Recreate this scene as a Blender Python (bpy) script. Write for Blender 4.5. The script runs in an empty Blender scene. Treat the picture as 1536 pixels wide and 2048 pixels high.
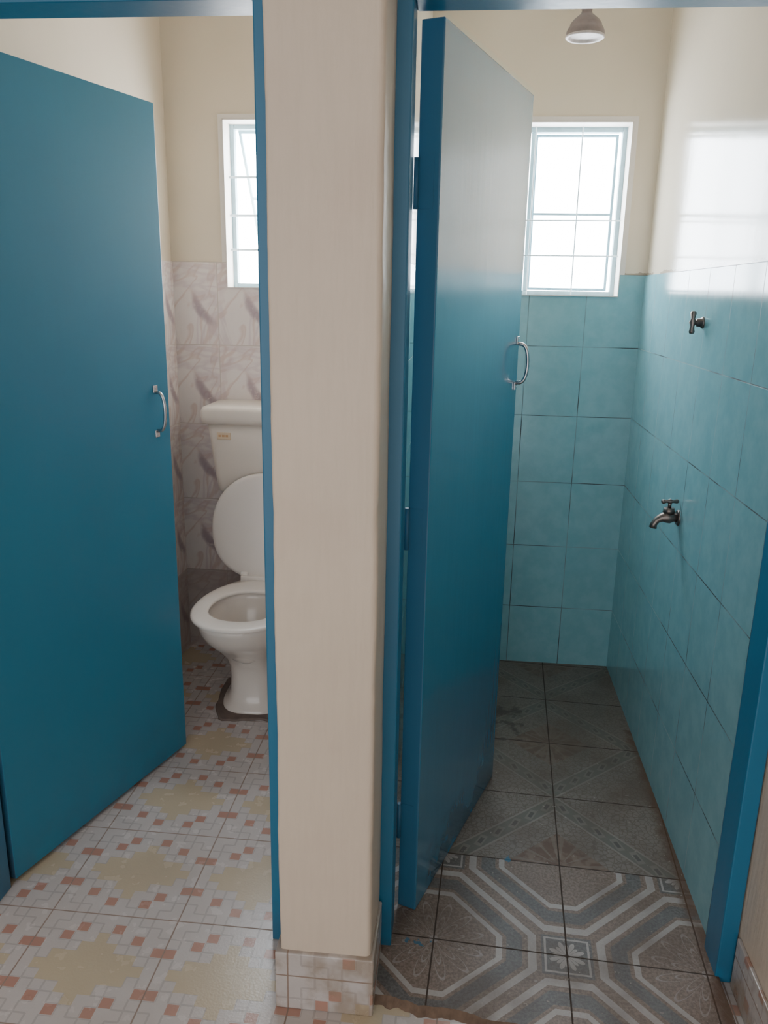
import bpy, bmesh, math, random
from mathutils import Vector, Matrix, noise
random.seed(3)
C=bpy.context.scene.collection
# ---------------------------------------------------------------- node helper
class E:
    def __init__(s,nt,k): s.nt=nt; s.k=k
    def op(s,o,b=None,c=None):
        n=s.nt.nodes.new('ShaderNodeMath'); n.operation=o
        for i,v in enumerate((s,b,c)):
            if v is None: continue
            if isinstance(v,E): s.nt.links.new(v.k,n.inputs[i])
            else: n.inputs[i].default_value=v
        return E(s.nt,n.outputs[0])
    def __add__(s,b): return s.op('ADD',b)
    def __sub__(s,b): return s.op('SUBTRACT',b)
    def __mul__(s,b): return s.op('MULTIPLY',b)
    def __truediv__(s,b): return s.op('DIVIDE',b)
    def abs(s): return s.op('ABSOLUTE')
    def floor(s): return s.op('FLOOR')
    def fr(s): return s-s.floor()
    def lt(s,b): return s.op('LESS_THAN',b)
    def gt(s,b): return s.op('GREATER_THAN',b)
    def mn(s,b): return s.op('MINIMUM',b)
    def mx(s,b): return s.op('MAXIMUM',b)
    def inv(s): return (s*-1.0)+1.0
    def between(s,a,b): return s.gt(a)*s.lt(b)
    def ss(s,a,b):
        n=s.nt.nodes.new('ShaderNodeMapRange'); n.interpolation_type='SMOOTHSTEP'
        s.nt.links.new(s.k,n.inputs[0]); n.inputs[1].default_value=a; n.inputs[2].default_value=b
        return E(s.nt,n.outputs[0])
def newmat(name):
    m=bpy.data.materials.new(name); m.use_nodes=True
    nt=m.node_tree; b=nt.nodes['Principled BSDF']
    return m,nt,b
def pos(nt):
    g=nt.nodes.new('ShaderNodeNewGeometry'); s=nt.nodes.new('ShaderNodeSeparateXYZ')
    nt.links.new(g.outputs['Position'],s.inputs[0])
    return [E(nt,s.outputs[i]) for i in range(3)]
def vec(nt,x,y,z):
    n=nt.nodes.new('ShaderNodeCombineXYZ')
    for i,v in enumerate((x,y,z)):
        if isinstance(v,E): nt.links.new(v.k,n.inputs[i])
        else: n.inputs[i].default_value=v
    return n.outputs[0]
def nz(nt,scale,detail=3,v=None,rough=.5,dist=0):
    n=nt.nodes.new('ShaderNodeTexNoise'); n.inputs['Scale'].default_value=scale; n.inputs['Detail'].default_value=min(detail,3)
    n.inputs['Roughness'].default_value=rough; n.inputs['Distortion'].default_value=dist
    if v is None:
        g=nt.nodes.new('ShaderNodeNewGeometry'); v=g.outputs['Position']
    nt.links.new(v,n.inputs['Vector'])
    return E(nt,n.outputs[0])
def vor(nt,scale,v=None,feature='F1'):
    n=nt.nodes.new('ShaderNodeTexVoronoi'); n.feature=feature; n.inputs['Scale'].default_value=scale
    if v is None:
        g=nt.nodes.new('ShaderNodeNewGeometry'); v=g.outputs['Position']
    nt.links.new(v,n.inputs['Vector'])
    return E(nt,n.outputs['Distance'])
def wn(nt,v):
    n=nt.nodes.new('ShaderNodeTexWhiteNoise'); n.noise_dimensions='3D'; nt.links.new(v,n.inputs['Vector'])
    return E(nt,n.outputs['Value'])
def mix(nt,f,a,b):
    n=nt.nodes.new('ShaderNodeMix'); n.data_type='RGBA'
    if isinstance(f,E): nt.links.new(f.k,n.inputs[0])
    else: n.inputs[0].default_value=f
    for i,v in ((6,a),(7,b)):
        if isinstance(v,tuple): n.inputs[i].default_value=(*v,1)
        else: nt.links.new(v,n.inputs[i])
    return n.outputs[2]
def fin(nt,b,col=None,rough=None,h=None,bs=.3,bd=.01,spec=None,metal=None,coat=None):
    if col is not None:
        if isinstance(col,tuple): b.inputs['Base Color'].default_value=(*col,1)
        else: nt.links.new(col,b.inputs['Base Color'])
    if rough is not None:
        if isinstance(rough,E): nt.links.new(rough.k,b.inputs['Roughness'])
        else: b.inputs['Roughness'].default_value=rough
    if spec is not None: b.inputs['Specular IOR Level'].default_value=spec
    if metal is not None: b.inputs['Metallic'].default_value=metal
    if coat is not None: b.inputs['Coat Weight'].default_value=coat; b.inputs['Coat Roughness'].default_value=.08
    if h is not None:
        n=nt.nodes.new('ShaderNodeBump'); n.inputs['Strength'].default_value=bs; n.inputs['Distance'].default_value=bd
        nt.links.new(h.k,n.inputs['Height']); nt.links.new(n.outputs[0],b.inputs['Normal'])
# ---------------------------------------------------------------- materials
CREAM=(.77,.68,.545)
def m_paint(name,c,rough,spec=.5,bs=.25,dirt=False,brush=False):
    m,nt,b=newmat(name)
    x,y,z=pos(nt)
    n1=nz(nt,3,4); n2=nz(nt,60,3)
    col=mix(nt,n1,tuple(v*.9 for v in c),tuple(min(1,v*1.05) for v in c))
    hh=n1*2.0+n2*.2
    if dirt:
        col=mix(nt,(z+nz(nt,30,3)*.02).lt(1.518)*z.gt(1.49)*nz(nt,9,2).gt(.45)*.8,col,(.36,.29,.22))
    if brush:
        bs_=nz(nt,1.,3,vec(nt,x*90.,y*90.,z*9.))
        col=mix(nt,bs_.ss(.35,.7)*.15,col,tuple(v*.8 for v in c)); hh=hh+bs_*.3
        col=mix(nt,nz(nt,7,3).ss(.5,.75)*.25,col,(.60,.46,.38))
    fin(nt,b,col,rough,hh,bs,.006,spec); return m
mat_cream=m_paint('cream_gloss_paint',CREAM,.12,.42,.13,True)
mat_creamM=m_paint('cream_satin_paint',(.68,.575,.465),.42,.4,.6,False,True)
mat_ceil=m_paint('ceiling_paint',(.8,.76,.70),.8,.2)
mat_reveal=m_paint('white_plaster_reveal',(.80,.75,.70),.5,.3)
def m_blue(name,c,rough,coat=None,scuff=.4,streak=.25):
    m,nt,b=newmat(name); x,y,z=pos(nt)
    st=nz(nt,1.0,4,vec(nt,x*60.,y*60.,z*2.5)); n1=nz(nt,2.5,3)
    col=mix(nt,n1*.7+st*.3,tuple(v*.9 for v in c),tuple(v*1.1 for v in c))
    dirt=((z+n1*.15).ss(.33,0.)*nz(nt,9,4).ss(.42,.60)*scuff)
    col=mix(nt,dirt,col,(.035,.07,.10))
    fin(nt,b,col,(n1*.10)+(st*.08)+rough,st*streak+nz(nt,1.6,2)*1.6,.2,.006,.5,None,coat); return m
mat_door=m_blue('blue_gloss_door_paint',(.034,.20,.335),.08,.38,.9,.32)
mat_door1=m_blue('blue_satin_door_paint',(.028,.215,.345),.40,None,.2,.15)
mat_frame=m_blue('blue_frame_paint',(.026,.165,.30),.28)
mat_dedge=m_blue('dull_blue_edge_paint',(.036,.145,.25),.4,None,.9)  # darker, rougher blue for door ends and hinges, scuffed low down
def grout(nt,u,v,w):
    a=u.fr(); c=v.fr()
    return (a.mn(a.inv()).lt(w[0])).mx(c.mn(c.inv()).lt(w[1]))
def m_turq(name,axis):
    m,nt,b=newmat(name); x,y,z=pos(nt)
    if axis=='x': u=(x-.6125)/.2
    else: u=(y-2.996)/.2
    v=z/.25
    g=grout(nt,u,v,(.007,.0056))
    rnd=wn(nt,vec(nt,u.floor(),v.floor(),1.))
    n1=nz(nt,16,5,rough=.65); n2=nz(nt,4,3)
    col=mix(nt,n1.ss(.3,.7),(.195,.425,.475),(.24,.475,.525))
    col=mix(nt,rnd*.2,col,(.175,.40,.445))
    gd=nz(nt,5,2).ss(.42,.62)
    gc=mix(nt,gd,(.20,.32,.345),(.04,.05,.055))
    col=mix(nt,g,col,gc)
    fin(nt,b,col,g*.5+(n2*.08+.08),g.inv()+n1*.05,.3,.002,.45); return m
mat_tqB=m_turq('turquoise_tile_back','x'); mat_tqR=m_turq('turquoise_tile_side','y')
def m_marble(name,axis):
    m,nt,b=newmat(name); x,y,z=pos(nt)
    u=(x+.922)/.2 if axis=='x' else (y-2.996)/.2
    v=(z-1.5225)/.2975
    g=grout(nt,u,v,(.008,.006))
    a=u.fr()-.5; c=(v.fr()-.5)*1.45
    pp=(a*.64+c*.77); qq=(c*.64-a*.77)
    st=nz(nt,1.0,2,vec(nt,pp*1.6+qq*qq*2.,qq*3.,.5),dist=.5)
    st2=nz(nt,1.0,2,vec(nt,pp*1.3+5.,qq*2.4+pp*pp*3.,2.5),dist=.8)
    w1=nz(nt,9,3)-.5; w2=nz(nt,23,4)-.5
    a=a+w1*.10; c=c+w2*.07
    def plume(cx,cy,ang,l,w):
        p_=(a-cx)*math.cos(ang)+(c-cy)*math.sin(ang); q=(a-cx)*(-math.sin(ang))+(c-cy)*math.cos(ang)
        q=q+p_*p_*.6
        d=(p_/l)*(p_/l)+(q/w)*(q/w)
        return d.ss(1.,.0)
    fine=nz(nt,55,4,rough=.7)
    col=mix(nt,nz(nt,11,4),(.80,.725,.68),(.87,.815,.775))
    col=mix(nt,((st-.55).abs()).ss(.06,.0)*.45,col,(.60,.40,.33))
    col=mix(nt,((st2-.45).abs()).ss(.10,.0)*.45,col,(.62,.50,.52))
    dk=(plume(.18,-.14,2.25,.42,.12))*fine.ss(.2,.45)
    col=mix(nt,dk*.75,col,(.35,.265,.30))
    col=mix(nt,g,col,(.58,.50,.45))
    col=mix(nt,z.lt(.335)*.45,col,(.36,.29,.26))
    fin(nt,b,col,g*.4+.18,g.inv(),.4,.002,.5); return m
mat_mbB=m_marble('marbled_tile_back','x'); mat_mbL=m_marble('marbled_tile_side','y')
def m_floor1(name,mode='floor'):
    m,nt,b=newmat(name); x,y,z=pos(nt)
    if mode=='floor': u=(x+.61)/.305; v=(y-1.505)/.303
    elif mode=='xz': u=(x+.305)/.305; v=(z+.22)/.303
    else: u=(y-1.505)/.303; v=(z+.22)/.303
    g=grout(nt,u,v,(.005,.005))
    NN=11.
    ci=(u.fr()*NN).floor()-5.; cj=(v.fr()*NN).floor()-5.
    a=ci.abs(); c=cj.abs()
    fu=(u.fr()*NN).fr()-.5; fv=(v.fr()*NN).fr()-.5
    # stepped beige diamond : 7-wide, 5-wide, 3-wide rows
    yel=(c.lt(.5)*a.lt(4.5)).mx(c.lt(1.5)*a.lt(3.5)).mx(c.lt(2.5)*a.lt(1.5)).mx(c.lt(3.5)*a.lt(.5))
    def cell(p_,q): return ((a-float(p_)).abs().lt(.5))*((c-float(q)).abs().lt(.5))
    red=cell(3,3).mx(cell(5,2)).mx(cell(1,4)*(ci*cj).gt(0)).mx(cell(2,4)*(ci*cj).lt(0))
    insq=fu.abs().lt(.46)*fv.abs().lt(.46)
    K=((ci+cj*2.0+40.)/5.).fr()*5.0
    def isk(k): return (K-float(k)).abs().lt(.4)
    k0=isk(0); 
    ol=fu.gt(.42)*(k0.mx(isk(4))).inv()
    ol=ol.mx(fu.lt(-.42)*(k0.mx(isk(1))).inv())
    ol=ol.mx(fv.gt(.42)*(k0.mx(isk(3))).inv())
    ol=ol.mx(fv.lt(-.42)*(k0.mx(isk(2))).inv())
    ol=ol*yel.inv()*red.inv()
    n1=nz(nt,25,4); n0=nz(nt,2.2,3)
    col=mix(nt,n1,(.50,.465,.45),(.58,.545,.53))
    col=mix(nt,ol*.45,col,(.33,.30,.29))
    col=mix(nt,yel*.85,col,(.52,.43,.285))
    col=mix(nt,red*insq*.85,col,(.43,.205,.145))
    col=mix(nt,n0.ss(.45,.8)*.3,col,(.38,.30,.23))
    col=mix(nt,g,col,(.28,.205,.165))
    if mode!='floor': col=mix(nt,nz(nt,12,4).ss(.40,.60)*.7,col,(.30,.23,.165))
    fin(nt,b,col,g*.4+n1*.12+.2,g.inv()*1.5-ol*.8+nz(nt,180,2)*.4,.45,.0015,.5); return m
mat_f1=m_floor1('mosaic_floor_tile'); mat_skx=m_floor1('mosaic_skirting_front','xz'); mat_sky=m_floor1('mosaic_skirting_side','yz')
def m_floor2():
    m,nt,b=newmat('patterned_grey_floor_tile'); X,Y,z=pos(nt)
    t=-.05; ca,sa=math.cos(t),math.sin(t)
    x=(X-.28)*ca+(Y-1.495)*sa; y=(X-.28)*(-sa)+(Y-1.495)*ca
    g=grout(nt,x/.296,y/.296,(.006,.006))
    sp=nz(nt,150,3,rough=.7); n1=nz(nt,6,4)
    L=.296
    s=(x-L+y)/(2*L); q=(x-L-y)/(2*L)
    ds=(s+.5).fr()-.5; dq=(q+.5).fr()-.5
    lx=(ds+dq)*L; ly=(ds-dq)*L
    ax=lx.abs(); ay=ly.abs()
    mm=(ax.mx(ay)*.86).mx((ax+ay)*.7071)
    base=mix(nt,sp.ss(.35,.65),(.165,.122,.096),(.26,.20,.165))
    blue=mix(nt,sp.ss(.35,.65),(.105,.098,.092),(.16,.152,.145))
    silver=mix(nt,sp,(.32,.29,.265),(.46,.425,.40))
    col=mix(nt,mm.between(.120,.132),base,silver)
    col=mix(nt,mm.between(.140,.170),col,blue)
    col=mix(nt,mm.between(.181,.197),col,silver)
    ang=ly.op('ARCTAN2',lx); r=(lx*lx+ly*ly).op('SQRT')
    pet=((ang*6.).op('SINE').abs())
    fl=((pet*.112-r).abs().lt(.0038)).mx(((pet*.07-r).abs()).lt(.0032)).mx(r.lt(.01))
    rowpar=((y/(2*L)+.25).fr()).lt(.5)
    col=mix(nt,fl*rowpar*mm.lt(.116)*.5,col,silver)
    s2=(x+y)/(2*L); q2=(x-y)/(2*L)
    d2=(s2+.5).fr()-.5; e2=(q2+.5).fr()-.5
    kx=(d2+e2)*L; ky=(d2-e2)*L
    sm=kx.abs().mx(ky.abs())
    col=mix(nt,sm.lt(.056),col,blue)
    col=mix(nt,sm.between(.045,.050),col,silver)
    ang2=ky.op('ARCTAN2',kx); r2=(kx*kx+ky*ky).op('SQRT')
    p2=(ang2*4.).op('SINE').abs(); p3=(ang2*4.).op('COSINE').abs()
    star=(r2.lt(p2*.041)*p2.gt(.72)).mx(r2.lt(p3*.032)*p3.gt(.8))*r2.gt(.006)
    col=mix(nt,star*sm.lt(.041),col,silver)
    ve=vor(nt,75,None,'DISTANCE_TO_EDGE').ss(.02,.12)
    pb=mix(nt,ve,(.15,.122,.10),(.21,.18,.155))
    by=((y/(2*L)+.5).fr()-.5)*(2*L); bx=((x/(2*L)+.5).fr()-.5)*(2*L)
    dd=bx.abs()+((by.abs()-L)).abs()
    tri=dd.lt(.13)
    brown=mix(nt,nz(nt,40,4).ss(.4,.6),(.145,.09,.062),(.20,.142,.11))
    cb=mix(nt,tri,pb,brown)
    rad=((by.abs()-L).abs().op('ARCTAN2',bx.abs())*14.).op('SINE').gt(.75)
    cb=mix(nt,tri*rad*dd.gt(.03)*.5,cb,(.23,.19,.16))
    bw=dd.between(.235,.30)
    cb=mix(nt,bw,cb,(.155,.145,.125))
    cb=mix(nt,(dd-.235).abs().lt(.004),cb,(.25,.225,.195)); cb=mix(nt,(dd-.30).abs().lt(.004),cb,(.25,.225,.195))
    zz=((bx/.045).fr()-.5).abs(); dm=(zz+((dd-.268)/.06).abs()).lt(.42)
    cb=mix(nt,dm*.8,cb,(.22,.20,.17)); dm2=(zz+((dd-.268)/.06).abs()).lt(.22)
    cb=mix(nt,dm2,cb,(.11,.10,.09))
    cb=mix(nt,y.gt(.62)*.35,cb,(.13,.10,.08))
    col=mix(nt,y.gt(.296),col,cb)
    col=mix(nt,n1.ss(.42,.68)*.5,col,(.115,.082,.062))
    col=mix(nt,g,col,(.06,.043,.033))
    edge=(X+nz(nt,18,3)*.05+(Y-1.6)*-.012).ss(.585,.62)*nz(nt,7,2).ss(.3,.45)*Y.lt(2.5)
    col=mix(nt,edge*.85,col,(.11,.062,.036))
    spk=(nz(nt,85,2).gt(.72))*Y.lt(2.3)
    col=mix(nt,spk*.6,col,(.35,.31,.27))
    col=mix(nt,((Y-2.5).abs().lt(.12))*X.lt(.25)*nz(nt,22,4).ss(.5,.62)*.7,col,(.06,.045,.035))
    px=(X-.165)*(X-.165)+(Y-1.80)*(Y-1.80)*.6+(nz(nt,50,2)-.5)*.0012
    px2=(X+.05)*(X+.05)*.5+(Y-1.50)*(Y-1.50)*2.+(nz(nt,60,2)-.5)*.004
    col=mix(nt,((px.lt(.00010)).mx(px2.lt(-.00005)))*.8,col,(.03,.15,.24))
    fin(nt,b,col,g*.4+n1*.25+.28,g.inv()*1.2+sp*.5,.4,.0015,.28); return m
mat_f2=m_floor2()
def m_simple(name,c,rough,metal=0,spec=.5,scale=20,var=.1,bs=.1,coat=None):
    m,nt,b=newmat(name); n=nz(nt,scale,3)
    col=mix(nt,n,tuple(v*(1-var) for v in c),tuple(min(1,v*(1+var)) for v in c))
    fin(nt,b,col,rough,n,bs,.002,spec,metal,coat); return m
mat_cer=m_simple('white_ceramic',(.76,.70,.635),.14,coat=.3,scale=5,var=.04,bs=.02)
mat_plast=m_simple('white_seat_plastic',(.79,.74,.68),.25,scale=5,var=.04,bs=.02)
mat_cist=m_simple('aged_white_cistern_plastic',(.77,.70,.61),.3,scale=6,var=.06,bs=.02)
mat_chrome=m_simple('satin_chrome',(.50,.50,.51),.25,1,scale=30)
mat_brass=m_simple('tarnished_metal',(.20,.17,.155),.38,.9,scale=60,var=.35,bs=.3)
mat_shower=m_simple('old_brown_plastic',(.235,.19,.185),.5,scale=40,var=.3)
mat_rim=m_simple('limescaled_face_plate',(.54,.48,.465),.5,scale=80,var=.35)
mat_win=m_simple('pale_blue_metal_frame',(.36,.52,.58),.4,scale=30,var=.2)
mat_bar=m_simple('pale_painted_bar',(.58,.69,.73),.4,scale=30)
mat_cement=m_simple('dark_cement',(.17,.13,.11),.85,scale=30,var=.4,bs=.8)
mat_edge=m_simple('raw_mortar_edge',(.15,.10,.07),.85,scale=60,var=.6,bs=.9)
mat_stick=m_simple('cream_sticker',(.75,.60,.42),.4)
mat_water=m_simple('bowl_water',(.30,.26,.22),.05)
m,nt,b=newmat('window_glass'); nt.nodes.remove(b)
o_=nt.nodes['Material Output']; tr=nt.nodes.new('ShaderNodeBsdfTransparent'); gl_=nt.nodes.new('ShaderNodeBsdfGlossy'); gl_.inputs['Roughness'].default_value=.03
ms=nt.nodes.new('ShaderNodeMixShader'); ms.inputs[0].default_value=.06; tr.inputs[0].default_value=(.93,.97,1,1)
nt.links.new(tr.outputs[0],ms.inputs[1]); nt.links.new(gl_.outputs[0],ms.inputs[2]); nt.links.new(ms.outputs[0],o_.inputs[0]); mat_glass=m
# ---------------------------------------------------------------- mesh helpers
def mk(name,bm,mat,parent=None,smooth=False,kind=None,label=None,cat=None,mods=None):
    me=bpy.data.meshes.new(name); bmesh.ops.recalc_face_normals(bm,faces=bm.faces); bm.to_mesh(me); bm.free()
    o=bpy.data.objects.new(name,me); C.objects.link(o)
    for mm in (mat if isinstance(mat,list) else [mat]): me.materials.append(mm)
    if smooth:
        for p in me.polygons: p.use_smooth=True
    if parent: o.parent=parent; o.matrix_parent_inverse=Matrix.Translation(parent.location).inverted() if parent.type=='EMPTY' else Matrix()
    if kind: o['kind']=kind
    if label: o['label']=label
    if cat: o['category']=cat
    return o
def addbox(bm,x0,x1,y0,y1,z0,z1,mi=0):
    vs=[bm.verts.new((x,y,z)) for x in (x0,x1) for y in (y0,y1) for z in (z0,z1)]
    for f in ((0,1,3,2),(4,6,7,5),(0,4,5,1),(2,3,7,6),(0,2,6,4),(1,5,7,3)):
        fc=bm.faces.new([vs[i] for i in f]); fc.material_index=mi
def bev(o,w,seg=2):
    m=o.modifiers.new('b','BEVEL'); m.width=w; m.segments=seg; m.limit_method='ANGLE'; return o
def box(name,dims,mat,bevel=0,**k):
    bm=bmesh.new(); addbox(bm,*dims); o=mk(name,bm,mat,**k)
    if bevel: bev(o,bevel)
    return o
def holed(name,x0,x1,z0,z1,y0,y1,holes,mat,**k):
    xs=sorted({x0,x1,*[h[0] for h in holes],*[h[1] for h in holes]}); zs=sorted({z0,z1,*[h[2] for h in holes],*[h[3] for h in holes]})
    xs=[v for v in xs if x0<=v<=x1]; zs=[v for v in zs if z0<=v<=z1]
    bm=bmesh.new()
    inh=lambda cx,cz: any(h[0]<cx<h[1] and h[2]<cz<h[3] for h in holes)
    for yy in (y0,y1):
        for i in range(len(xs)-1):
            for j in range(len(zs)-1):
                if inh((xs[i]+xs[i+1])/2,(zs[j]+zs[j+1])/2): continue
                bm.faces.new([bm.verts.new(p) for p in ((xs[i],yy,zs[j]),(xs[i+1],yy,zs[j]),(xs[i+1],yy,zs[j+1]),(xs[i],yy,zs[j+1]))])
    def quad(a,b2):
        bm.faces.new([bm.verts.new(p) for p in ((a[0],y0,a[1]),(b2[0],y0,b2[1]),(b2[0],y1,b2[1]),(a[0],y1,a[1]))])
    def solid(i,j):
        return 0<=i<len(xs)-1 and 0<=j<len(zs)-1 and not inh((xs[i]+xs[i+1])/2,(zs[j]+zs[j+1])/2)
    for i in range(len(xs)-1):
        for j in range(len(zs)):
            if solid(i,j)!=solid(i,j-1): quad((xs[i],zs[j]),(xs[i+1],zs[j]))
    for i in range(len(xs)):
        for j in range(len(zs)-1):
            if solid(i,j)!=solid(i-1,j): quad((xs[i],zs[j]),(xs[i],zs[j+1]))
    bmesh.ops.remove_doubles(bm,verts=bm.verts,dist=1e-5)
    return mk(name,bm,mat,**k)
def addtube(bm,pts,r,n=12,caps=True,mi=0):
    pts=[Vector(p) for p in pts]; rs=r if isinstance(r,(list,tuple)) else [r]*len(pts)
    rings=[]; t0=(pts[1]-pts[0]).normalized(); nrm=t0.orthogonal().normalized()
    for i,p in enumerate(pts):
        t=((pts[min(i+1,len(pts)-1)]-pts[max(i-1,0)])).normalized()
        nrm=(nrm-t*nrm.dot(t)).normalized(); bn=t.cross(nrm)
        rings.append([bm.verts.new(p+(nrm*math.cos(a)+bn*math.sin(a))*rs[i]) for a in [2*math.pi*k/n for k in range(n)]])
    for a,b2 in zip(rings,rings[1:]):
        for k in range(n): f=bm.faces.new((a[k],a[(k+1)%n],b2[(k+1)%n],b2[k])); f.smooth=True; f.material_index=mi
    if caps: bm.faces.new(rings[0][::-1]).material_index=mi; bm.faces.new(rings[-1]).material_index=mi
def addsph(bm,c,r,sc=(1,1,1)):
    ret=bmesh.ops.create_uvsphere(bm,u_segments=16,v_segments=10,radius=r,matrix=Matrix.Translation(c)@Matrix.Diagonal((*sc,1)))
def loft(bm,rings,closed=True,cap0=False,cap1=False):
    R=[[bm.verts.new(p) for p in r] for r in rings]; n=len(R[0])
    for a,b2 in zip(R,R[1:]):
        for k in range(n): bm.faces.new((a[k],a[(k+1)%n],b2[(k+1)%n],b2[k])).smooth=True
    if cap0: bm.faces.new(R[0][::-1])
    if cap1: bm.faces.new(R[-1])
    return R
def empty(name,loc,label,cat):
    o=bpy.data.objects.new(name,None); o.location=loc; C.objects.link(o); o['label']=label; o['category']=cat; o.empty_display_size=.05
    return o
# ---------------------------------------------------------------- camera
h,p,yaw,r,f=1.4203,.2647,.0970,.0189,1607.2
fw=Vector((-math.sin(yaw)*math.cos(p),math.cos(yaw)*math.cos(p),-math.sin(p))); rt=Vector((math.cos(yaw),math.sin(yaw),0)); up=rt.cross(fw)
rt2=math.cos(r)*rt+math.sin(r)*up; up2=-math.sin(r)*rt+math.cos(r)*up
cd=bpy.data.cameras.new('camera'); cam=bpy.data.objects.new('camera',cd); C.objects.link(cam)
M=Matrix((rt2,up2,-fw)).transposed().to_4x4(); M.translation=(0,0,h); cam.matrix_world=M
cd.sensor_fit='VERTICAL'; cd.sensor_height=36; cd.sensor_width=27; cd.lens=f/2048*36; cd.clip_start=.02
bpy.context.scene.camera=cam
# ---------------------------------------------------------------- shell
xL,xR,B=-1.095,.6125,2.996
ST=dict(kind='structure')
H=2.5
W1=(-.885,-.335,1.432,2.0); W2=(-.12,.52,1.425,1.99)
holed('wall_back',-1.25,.78,-.05,H,B,B+.16,[W1,W2],mat_cream,**ST)
bm=bmesh.new(); addbox(bm,xL-.15,xL,1.565,B,-.05,H); mk('wall_left',bm,mat_cream,**ST)
bm=bmesh.new(); addbox(bm,xR,xR+.15,1.565,B,-.05,H); mk('wall_right',bm,mat_cream,**ST)
bm=bmesh.new(); addbox(bm,-.30,-.16,1.565,B,-.05,H); mk('wall_partition',bm,mat_cream,**ST)
holed('trim_1',-.16,xR,0.0,1.5,B-.007,B+.0,[W2],mat_tqB,**ST)
box('trim_2',(xR-.007,xR,1.565,B-.007,0,1.5),mat_tqR,**ST)
box('trim_3',(-.16,-.153,1.565,B-.007,0,1.5),mat_tqR,**ST)
holed('trim_4',xL,-.30,0.0,1.5225,B-.007,B,[W1],mat_mbB,**ST)
box('trim_5',(xL,xL+.007,1.565,B-.007,0,1.5225),mat_mbL,**ST)
box('trim_6',(-.307,-.30,1.565,B-.007,0,1.5225),mat_mbL,**ST)
box('floor',(-2.2,.80,-1.6,3.15,-.068,0),mat_f1,**ST)
bm=bmesh.new()
N=90
top=[];bot=[]
xs=[-.138+i*(.60-(-.138))/N for i in range(N+1)]
def fy(x): return 1.345-.145*(x+.12)*.9+noise.noise(Vector((x*14,0,0)))*.008+noise.noise(Vector((x*60,3,0)))*.004
for i,x in enumerate(xs):
    top.append(bm.verts.new((x,max(fy(x),1.24),.014))); bot.append(bm.verts.new((x,max(fy(x),1.24)-.014+noise.noise(Vector((x*45,7,0)))*.01,.0)))
bk=[bm.verts.new((x,1.57,.014)) for x in xs]
for i in range(N):
    bm.faces.new((top[i],top[i+1],bk[i+1],bk[i])); ff=bm.faces.new((bot[i],bot[i+1],top[i+1],top[i])); ff.material_index=1
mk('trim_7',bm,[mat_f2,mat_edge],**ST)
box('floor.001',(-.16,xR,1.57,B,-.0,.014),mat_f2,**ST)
box('ceiling',(-2.2,.80,-1.6,3.15,H,H+.1),mat_ceil,**ST)
box('wall_front',(-2.2,.78,1.50,1.565,1.96,H),mat_creamM,**ST)
box('wall_front.001',(-2.2,-1.11,1.46,1.565,-.0,1.96),mat_creamM,**ST)
box('wall_side',(.630,.78,-1.6,1.565,-.0,H),mat_creamM,**ST)
box('baseboard_side',(.622,.630,-1.6,1.47,0,.125),mat_sky,bevel=.002,**ST)
box('wall_corridor',(-2.3,-2.2,-1.6,1.565,-.0,H),mat_creamM,**ST)
bm=bmesh.new(); rings=[]
px0,px1,py0,py1=-.322,-.138,1.313,1.50
base=[]
def corner(cx,cy,r0,a0,a1,n=5): return [(cx+r0*math.cos(a0+(a1-a0)*i/n),cy+r0*math.sin(a0+(a1-a0)*i/n)) for i in range(n+1)]
r1,r2=.006,.012
base+= [(px0,py1)]+[(px0,py0+r1+(py1-py0-r1)*(1-i/5)) for i in range(1,5)]
base+= corner(px0+r1,py0+r1,r1,math.pi,1.5*math.pi)
base+= [(px0+r1+(px1-px0-r1-r2)*i/8,py0) for i in range(1,8)]
base+= corner(px1-r2,py0+r2,r2,1.5*math.pi,2*math.pi)
base+= [(px1,py0+r2+(py1-py0-r2)*i/5) for i in range(1,5)]+[(px1,py1)]
for k in range(130):
    z=.10+(H-.10)*k/129; ring=[]
    for (x,y) in base:
        cx,cy=(px0+px1)/2,(py0+py1)/2
        nvv=noise.noise(Vector((x*9,y*9,z*4)))*.002+noise.noise(Vector((x*30,y*30,z*22)))*.0010
        ex=1 if x>px1-.02 and y<py0+.05 else (.6 if x<px0+.015 and y<py0+.03 else 0)
        nvv+=ex*(noise.noise(Vector((1.3,2.,z*5)))*.0025+noise.noise(Vector((4.3,2.,z*28)))*.0012)
        d=Vector((x-cx,y-cy)).normalized(); ring.append((x+d.x*nvv,y+d.y*nvv,z))
    rings.append(ring)
loft(bm,rings,cap0=True,cap1=True)
mk('wall_pillar',bm,mat_creamM,smooth=True,**ST)
o=box('baseboard_pillar',(-.331,-.131,1.303,1.47,0,.138),mat_skx,bevel=.003,**ST)
def frame(name,x0,x1,w0,w1,yf,ztop,L):
    bm=bmesh.new()
    yb=yf+.085
    addbox(bm,x0-w0,x0,yf,yb,.0,ztop); addbox(bm,x1,x1+w1,yf,yb,.0,ztop); addbox(bm,x0,x1,yf,yb,L,ztop)
    return bev(mk(name,bm,mat_frame,**ST),.003)
frame('trim_8',-1.052,-.380,.058,.060,1.478,1.975,1.889)
frame('trim_9',-.110,.592,.045,.035,1.478,1.975,1.892)
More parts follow.
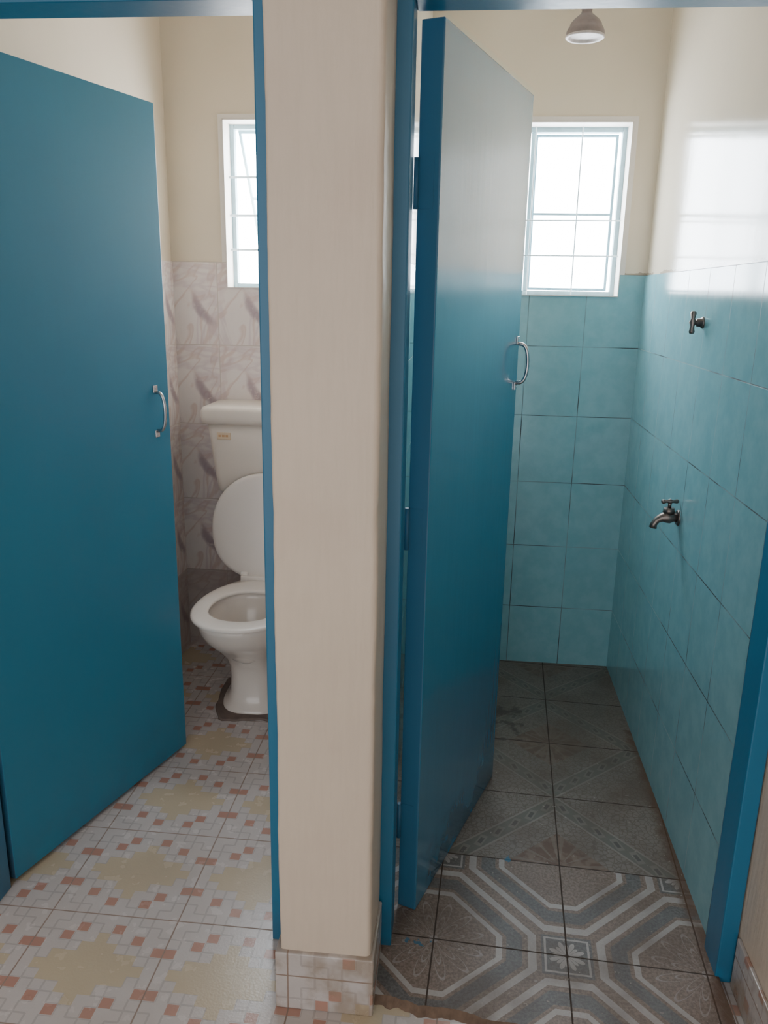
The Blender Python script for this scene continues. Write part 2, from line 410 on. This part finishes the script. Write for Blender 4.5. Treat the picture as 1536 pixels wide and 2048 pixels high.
# ---------------------------------------------------------------- doors
def door(name,A,Bp,thick,z0,z1,mat,extra=0):
    A=Vector((*A,0)); Bv=Vector((*Bp,0)); u=(Bv-A).normalized(); n=Vector((-u.y,u.x,0))
    L=(Bv-A).length
    bm=bmesh.new(); addbox(bm,0,L,0,thick,z0,z1)
    for fc in bm.faces:
        if all(abs(v.co.x)<1e-4 for v in fc.verts): fc.material_index=1
    o=mk(name,bm,[mat,mat_dedge],**ST); bev(o,.0025)
    Mx=Matrix((u,n,Vector((0,0,1)))).transposed().to_4x4(); Mx.translation=A; o.matrix_world=Mx
    return o,Mx,L
def child(o,ch): ch.parent=o; ch.matrix_parent_inverse=Matrix()
d1,M1,L1=door('door_1',(-1.0466,1.575),(-.841,2.2281),.043,.012,1.891,mat_door1)
d2,M2,L2=door('door_2',(-.0629,1.5886),(.1352,2.1692),.045,.016,1.893,mat_door)
def handle2(parent,s,z0,z1):
    bm=bmesh.new()
    for zz,sg in ((z0,-1),(z1,1)):
        addbox(bm,s-.009,s+.009,-.004,0,min(zz-sg*.004,zz+sg*.016),max(zz-sg*.004,zz+sg*.016))
    pts=[]
    for i in range(17):
        t=i/16; a=math.pi*t
        pts.append((s,-.002-.030*(math.sin(a)**.55),z0+(z1-z0)*(.5-.5*math.cos(a))*.96+.002))
    addtube(bm,pts,[.0048]*17,12)
    o=mk('handle',bm,mat_chrome,label='chrome D-shaped pull handle'); child(parent,o); bev(o,.001)
    bm=bmesh.new()
    for zz,sg in ((z0,-1),(z1,1)):
        addsph(bm,(s,-.004,zz+sg*.009),.0028,(1,.5,1))
    o2=mk('screw',bm,mat_chrome,smooth=True); child(o,o2)
handle2(d1,L1-.06,1.035,1.148)
handle2(d2,L2-.020,1.200,1.305)
def hinges(parent,zs):
    for zz in zs:
        bm=bmesh.new(); addtube(bm,[(-.003,.046,zz-.045),(-.003,.046,zz+.045)],.005,10)
        addbox(bm,-.0008,0.0,.012,.043,zz-.045,zz+.045)
        h_=mk('hinge',bm,mat_dedge,label='blue-painted butt hinge'); child(parent,h_)
hinges(d1,(.25,1.60)); hinges(d2,(.25,.95,1.62))
# ---------------------------------------------------------------- windows
def window(name,w,mull,op,nb,br):
    x0,x1,z0,z1=w; y=B+.075
    bm=bmesh.new(); t=.018
    addbox(bm,x0,x0+t,y,y+.03,z0,z1);addbox(bm,x1-t,x1,y,y+.03,z0,z1);addbox(bm,x0+t,x1-t,y,y+.03,z0,z0+t);addbox(bm,x0+t,x1-t,y,y+.03,z1-t,z1)
    for mx in mull: addbox(bm,mx-.007,mx+.007,y+.004,y+.028,z0+t,z1-t)
    o=bev(mk(name,bm,mat_win,**ST),.002)
    bm=bmesh.new()
    for i in range(1,nb):
        xx=x0+(x1-x0)*i/nb+random.uniform(-.006,.006); addtube(bm,[(xx,y-.014,z0+.004),(xx+random.uniform(-.004,.004),y-.014,z1-.004)],br,8)
    for zz in (.24,.45,.68)[:(3 if nb>4 else 2)]: addtube(bm,[(x0+.004,y-.02,z0+(z1-z0)*zz),(x1-.004,y-.02,z0+(z1-z0)*zz+.004)],br,8)
    g=mk('burglar_bars',bm,mat_bar); g.parent=o
    edges=[x0+t]+list(mull)+[x1-t]
    for i in range(len(edges)-1):
        a,b2=edges[i]+.008,edges[i+1]-.008; s=.009; Hh=z1-z0-2*t-.004
        bm=bmesh.new(); W=b2-a
        addbox(bm,0,s,0,.012,-Hh,0);addbox(bm,W-s,W,0,.012,-Hh,0);addbox(bm,s,W-s,0,.012,-Hh,-Hh+s);addbox(bm,s,W-s,0,.012,-s,0);addbox(bm,s,W-s,0,.010,-Hh/2-.004,-Hh/2+.004)
        sh=mk('sash',bm,mat_win); sh.parent=o
        bm=bmesh.new(); addbox(bm,s,W-s,.005,.007,-Hh+s,-s); gl=mk('pane',bm,mat_glass,label='clear glass pane'); gl.parent=sh
        sh.matrix_basis=Matrix.Translation((a,y+.03,z1-t-.002))@Matrix.Rotation(op[i],4,'X')
    bm=bmesh.new()
    e=.003
    addbox(bm,x0,x0+e,B-.009,y,z0,z1);addbox(bm,x1-e,x1,B-.009,y,z0,z1);addbox(bm,x0,x1,B-.009,y,z1-e,z1);addbox(bm,x0,x1,B-.012,y,z0,z0+e)
    k=.016
    addbox(bm,x0-k,x0,B-.006,B,z0-0,z1+k);addbox(bm,x1,x1+k,B-.006,B,z0,z1+k);addbox(bm,x0,x1,B-.006,B,z1,z1+k)
    rv=mk('reveal',bm,mat_reveal); rv.parent=o
window('window_1',W1,(-.61,),(.62,0),5,.0042)
window('window_2',W2,(.2,),(0,0),4,.0024)
# ---------------------------------------------------------------- toilet
T=empty('toilet',(-.70,2.6,0),'white ceramic close-coupled toilet with seat lid raised','toilet')
cx=-.70
def egg(cyc,hw,hf,hb,z,n=40,sq=2.2):
    out=[]
    for k in range(n):
        a=2*math.pi*k/n; c_,s_=math.cos(a),math.sin(a)
        X=hw*math.copysign(abs(c_)**(2/sq),c_); Yv=(hb if s_>0 else hf)*math.copysign(abs(s_)**(2/sq),s_)
        out.append((cx+X,cyc+Yv,z))
    return out
bm=bmesh.new()
prof=[(0,.117,2.448,2.86,3.0),(.010,.118,2.446,2.86,3.0),(.018,.114,2.452,2.858,3.0),(.028,.100,2.468,2.855,3.0),(.06,.094,2.476,2.85,2.9),(.11,.092,2.478,2.85,2.8),(.16,.097,2.468,2.85,2.6),(.20,.108,2.442,2.84,2.5),(.235,.123,2.402,2.83,2.4),(.27,.139,2.357,2.82,2.3),(.305,.152,2.31,2.80,2.2),(.34,.161,2.280,2.785,2.15),(.37,.165,2.264,2.78,2.1),(.385,.166,2.258,2.78,2.1),(.392,.162,2.264,2.776,2.1)]
rings=[egg((yf*.55+yb*.45),hw,(yf*.55+yb*.45)-yf,yb-(yf*.55+yb*.45),z,sq=sq_) for z,hw,yf,yb,sq_ in prof]
inn=[(.392,.130,2.305,2.60),(.375,.124,2.315,2.60),(.33,.111,2.335,2.585),(.27,.09,2.37,2.56),(.22,.06,2.41,2.53),(.20,.03,2.44,2.50)]
rings+=[egg((yf+yb)/2,hw,(yb-yf)/2,(yb-yf)/2,z,sq=2.0) for z,hw,yf,yb in inn]
loft(bm,rings,cap0=True,cap1=True)
mk('bowl',bm,mat_cer,parent=T,smooth=True)
bm=bmesh.new(); loft(bm,[egg(2.465,.088,.092,.092,.268,sq=2),egg(2.465,.086,.09,.09,.269,sq=2)],cap1=True)
mk('water',bm,mat_water,parent=T,label='still water in the bowl')
bm=bmesh.new()
def ringset(z,ow,yf,yb,sq=2.15): return egg(yf*.55+yb*.45,ow,(yf*.55+yb*.45)-yf,yb-(yf*.55+yb*.45),z,sq=sq)
rr=[ringset(.394,.166,2.248,2.70),ringset(.397,.171,2.242,2.705),ringset(.403,.171,2.242,2.705),ringset(.407,.164,2.249,2.70),ringset(.408,.152,2.265,2.685),ringset(.406,.123,2.316,2.605),ringset(.402,.117,2.325,2.598),ringset(.394,.115,2.327,2.596)]
R=[[bm.verts.new(q_) for q_ in ring] for ring in rr]; R.append(R[0])
for a,b2 in zip(R,R[1:]):
    for k in range(len(a)): bm.faces.new((a[k],a[(k+1)%len(a)],b2[(k+1)%len(a)],b2[k])).smooth=True
seat=mk('seat',bm,mat_plast,parent=T,smooth=True)
bm=bmesh.new()
def lidring(off,sc,n=44):
    out=[]
    for k in range(n):
        a=2*math.pi*k/n; X=.198*sc*math.copysign(abs(math.cos(a))**.95,math.cos(a)); s_=math.sin(a)
        Z=.585+(.205 if s_>0 else .19)*sc*math.copysign(abs(s_)**(.95 if s_>0 else .8),s_)
        Yv=2.725+(Z-.40)*.10+off
        out.append((cx+X,Yv,Z))
    return out
loft(bm,[lidring(-.004,.3),lidring(-.005,.75),lidring(-.004,.93),lidring(0,.985),lidring(.005,1.),lidring(.012,1.),lidring(.012,.95),lidring(.006,.93),lidring(.006,.3)],cap0=True,cap1=True)
mk('lid',bm,mat_plast,parent=T,smooth=True,label='raised oval white plastic lid')
bm=bmesh.new()
addbox(bm,cx-.085,cx+.085,2.700,2.728,.392,.418)
for sx in (-.075,.075): addtube(bm,[(cx+sx-.014,2.725,.418),(cx+sx+.014,2.725,.418)],.011,14)
bev(mk('hinge',bm,mat_plast,parent=T),.004,3)
def rrect(x0,x1,y0,y1,r0,z,n=5):
    o=[]
    for (ax,ay,a0) in ((x0+r0,y0+r0,math.pi),(x1-r0,y0+r0,1.5*math.pi),(x1-r0,y1-r0,0),(x0+r0,y1-r0,.5*math.pi)):
        for i in range(n+1):
            a=a0+i*math.pi/2/n; o.append((ax+r0*math.cos(a),ay+r0*math.sin(a),z))
    return o
bm=bmesh.new(); yb=B-.012
pr=[(.692,.150,.15),(.697,.178,.172),(.712,.192,.182),(.76,.199,.187),(.88,.212,.193),(.970,.222,.197)]
loft(bm,[rrect(cx-hw,cx+hw,yb-d,yb,.03,z) for z,hw,d in pr],cap0=True,cap1=True)
cis=mk('cistern',bm,mat_cist,parent=T,smooth=True,label='aged off-white plastic cistern body')
bm=bmesh.new()
pr=[(.960,.232,.205),(.962,.238,.209),(.985,.241,.211),(1.006,.240,.210),(1.018,.234,.206),(1.023,.222,.196),(1.024,.19,.17)]
loft(bm,[rrect(cx-hw,cx+hw,yb-d,yb+.002,.028,z) for z,hw,d in pr],cap0=True,cap1=True)
cl=mk('cistern_lid',bm,mat_cist,smooth=True); cl.parent=cis
bm=bmesh.new(); addbox(bm,cx-.180,cx-.130,yb-.1975,yb-.194,.905,.930); st=bev(mk('sticker',bm,mat_stick,label='small cream and orange sticker'),.001); st.parent=cis
bm=bmesh.new(); yy=yb-.1985
for k in range(3): addbox(bm,cx-.174+k*.013,cx-.165+k*.013,yy,yy+.001,.914,.922)
sm=mk('sticker_print',bm,m_simple('orange_print',(.62,.38,.20),.5)); sm.parent=st
bm=bmesh.new(); addtube(bm,[(cx,yb-.06,.70),(cx,yb-.06,.42),(cx,yb-.075,.37),(cx,yb-.11,.345),(cx,yb-.17,.34)],.02,14)
mk('flush_pipe',bm,mat_cist,parent=T)
bm=bmesh.new(); n=48; ring0=[];ring1=[]
for k in range(n):
    a=2*math.pi*k/n; w=1+.14*noise.noise(Vector((math.cos(a)*2.,math.sin(a)*2.,.4)))+.08*noise.noise(Vector((math.cos(a)*6,math.sin(a)*6,3)))
    X=.142*w*math.copysign(abs(math.cos(a))**.7,math.cos(a)); Yv=2.62+.215*w*math.copysign(abs(math.sin(a))**.7,math.sin(a))
    ring0.append((cx+X,Yv,.0)); ring1.append((cx+X*.97,2.62+(Yv-2.62)*.97,.006))
loft(bm,[ring0,ring1],cap0=True,cap1=True)
mk('cement_base',bm,mat_cement,parent=T,label='rough dark cement patch around the foot')
# ---------------------------------------------------------------- shower
S=empty('overhead_shower',(.295,2.6,2.14),'brown domed shower rose hanging from a short pipe','shower')
bm=bmesh.new(); sx,sy,sz=.295,2.6,2.14
pf=[(.054,.0),(.054,.008),(.050,.018),(.045,.024),(.044,.030),(.036,.040),(.024,.050),(.016,.056),(.014,.062),(.016,.07),(.014,.085)]
loft(bm,[[(sx+a_*math.cos(2*math.pi*k/32),sy+a_*math.sin(2*math.pi*k/32),sz+b_-.002) for k in range(32)] for a_,b_ in pf],cap1=True)
mk('dome',bm,mat_shower,parent=S,smooth=True)
bm=bmesh.new()
pf=[(.054,-.002),(.055,-.006),(.051,-.009),(.046,-.006),(.044,-.001),(.002,-.003)]
loft(bm,[[(sx+a_*math.cos(2*math.pi*k/32),sy+a_*math.sin(2*math.pi*k/32),sz+b_) for k in range(32)] for a_,b_ in pf],cap1=True)
mk('face_plate',bm,mat_rim,parent=S,smooth=True,label='pale limescaled perforated face')
bm=bmesh.new(); addtube(bm,[(sx,sy,sz+.07),(sx,sy,2.30),(sx,sy+.02,2.335),(sx,sy+.06,2.35),(sx,B,2.35)],.0095,14)
addtube(bm,[(sx,sy,sz+.078),(sx,sy,sz+.105)],.016,8)
addtube(bm,[(sx,B-.008,2.35),(sx,B,2.35)],.025,16)
mk('pipe',bm,mat_shower,parent=S)
# ---------------------------------------------------------------- bib tap
wx=xR-.007
TP=empty('water_tap',(wx,2.225,.835),'tarnished metal bib tap with crossbar handle on turquoise tiles','tap')
bm=bmesh.new(); ty,tz=2.225,.835
addtube(bm,[(wx,ty,tz),(wx-.005,ty,tz)],[.023,.02],20)
addtube(bm,[(wx-.003,ty,tz),(wx-.012,ty,tz),(wx-.022,ty,tz),(wx-.034,ty,tz+.001),(wx-.046,ty,tz-.002),(wx-.057,ty,tz-.009),(wx-.064,ty,tz-.02),(wx-.066,ty,tz-.031)],[.012,.012,.0165,.0165,.012,.0095,.0095,.011],14)
addtube(bm,[(wx-.027,ty,tz),(wx-.027,ty,tz+.014),(wx-.027,ty,tz+.015),(wx-.027,ty,tz+.028)],[.014,.014,.017,.014],8)
addtube(bm,[(wx-.027,ty,tz+.028),(wx-.027,ty,tz+.046)],.005,10)
mk('spout_body',bm,mat_brass,parent=TP)
bm=bmesh.new(); ct=(wx-.027,ty,tz+.046)
addtube(bm,[(ct[0]-.024,ty-.006,ct[2]),(ct[0]-.020,ty-.005,ct[2]),(ct[0]-.008,ty,ct[2]),(ct[0],ty,ct[2]),(ct[0]+.008,ty,ct[2]),(ct[0]+.020,ty+.005,ct[2]),(ct[0]+.024,ty+.006,ct[2])],[.004,.0065,.004,.008,.004,.0065,.004],10)
mk('handle',bm,mat_brass,parent=TP)
SV=empty('shower_valve',(wx,2.205,1.364),'small dark metal stopcock with upright crossbar handle','valve')
bm=bmesh.new(); vy,vz=2.21,1.364
addtube(bm,[(wx,vy,vz),(wx-.004,vy,vz),(wx-.005,vy,vz),(wx-.016,vy,vz),(wx-.017,vy,vz),(wx-.026,vy,vz)],[.016,.014,.011,.010,.006,.006],16)
mk('stem',bm,mat_brass,parent=SV)
bm=bmesh.new(); hx=wx-.026
addtube(bm,[(hx,vy,vz-.029),(hx,vy,vz-.024),(hx,vy,vz-.010),(hx,vy,vz),(hx,vy,vz+.010),(hx,vy,vz+.024),(hx,vy,vz+.029)],[.005,.008,.0052,.0095,.0052,.008,.005],12)
mk('handle',bm,mat_brass,parent=SV)
# ---------------------------------------------------------------- light: overcast sky, brighter on the window side
w=bpy.data.worlds.new('world'); bpy.context.scene.world=w; w.use_nodes=True; wt=w.node_tree
bg=wt.nodes['Background']; bg.inputs[0].default_value=(.98,.98,1,1)
tc=wt.nodes.new('ShaderNodeTexCoord'); sp=wt.nodes.new('ShaderNodeSeparateXYZ'); wt.links.new(tc.outputs['Generated'],sp.inputs[0])
mr=wt.nodes.new('ShaderNodeMapRange'); mr.inputs[1].default_value=-.05; mr.inputs[2].default_value=.05; mr.inputs[3].default_value=2.2; mr.inputs[4].default_value=33.
wt.links.new(sp.outputs[1],mr.inputs[0]); wt.links.new(mr.outputs[0],bg.inputs[1])
def portal(name,loc,rx,sx,sy):
    l=bpy.data.lights.new(name,'AREA'); l.shape='RECTANGLE'; l.size=sx; l.size_y=sy
    l.cycles.is_portal=True
    o=bpy.data.objects.new(name,l); o.location=loc; o.rotation_euler=(rx,0,0); C.objects.link(o)
portal('portal_window_1',((W1[0]+W1[1])/2,B+.17,(W1[2]+W1[3])/2),-math.pi/2,.55,.57)
portal('portal_window_2',((W2[0]+W2[1])/2,B+.17,(W2[2]+W2[3])/2),-math.pi/2,.64,.57)
portal('portal_corridor',(-.7,-1.62,1.22),math.pi/2,3.0,2.6)
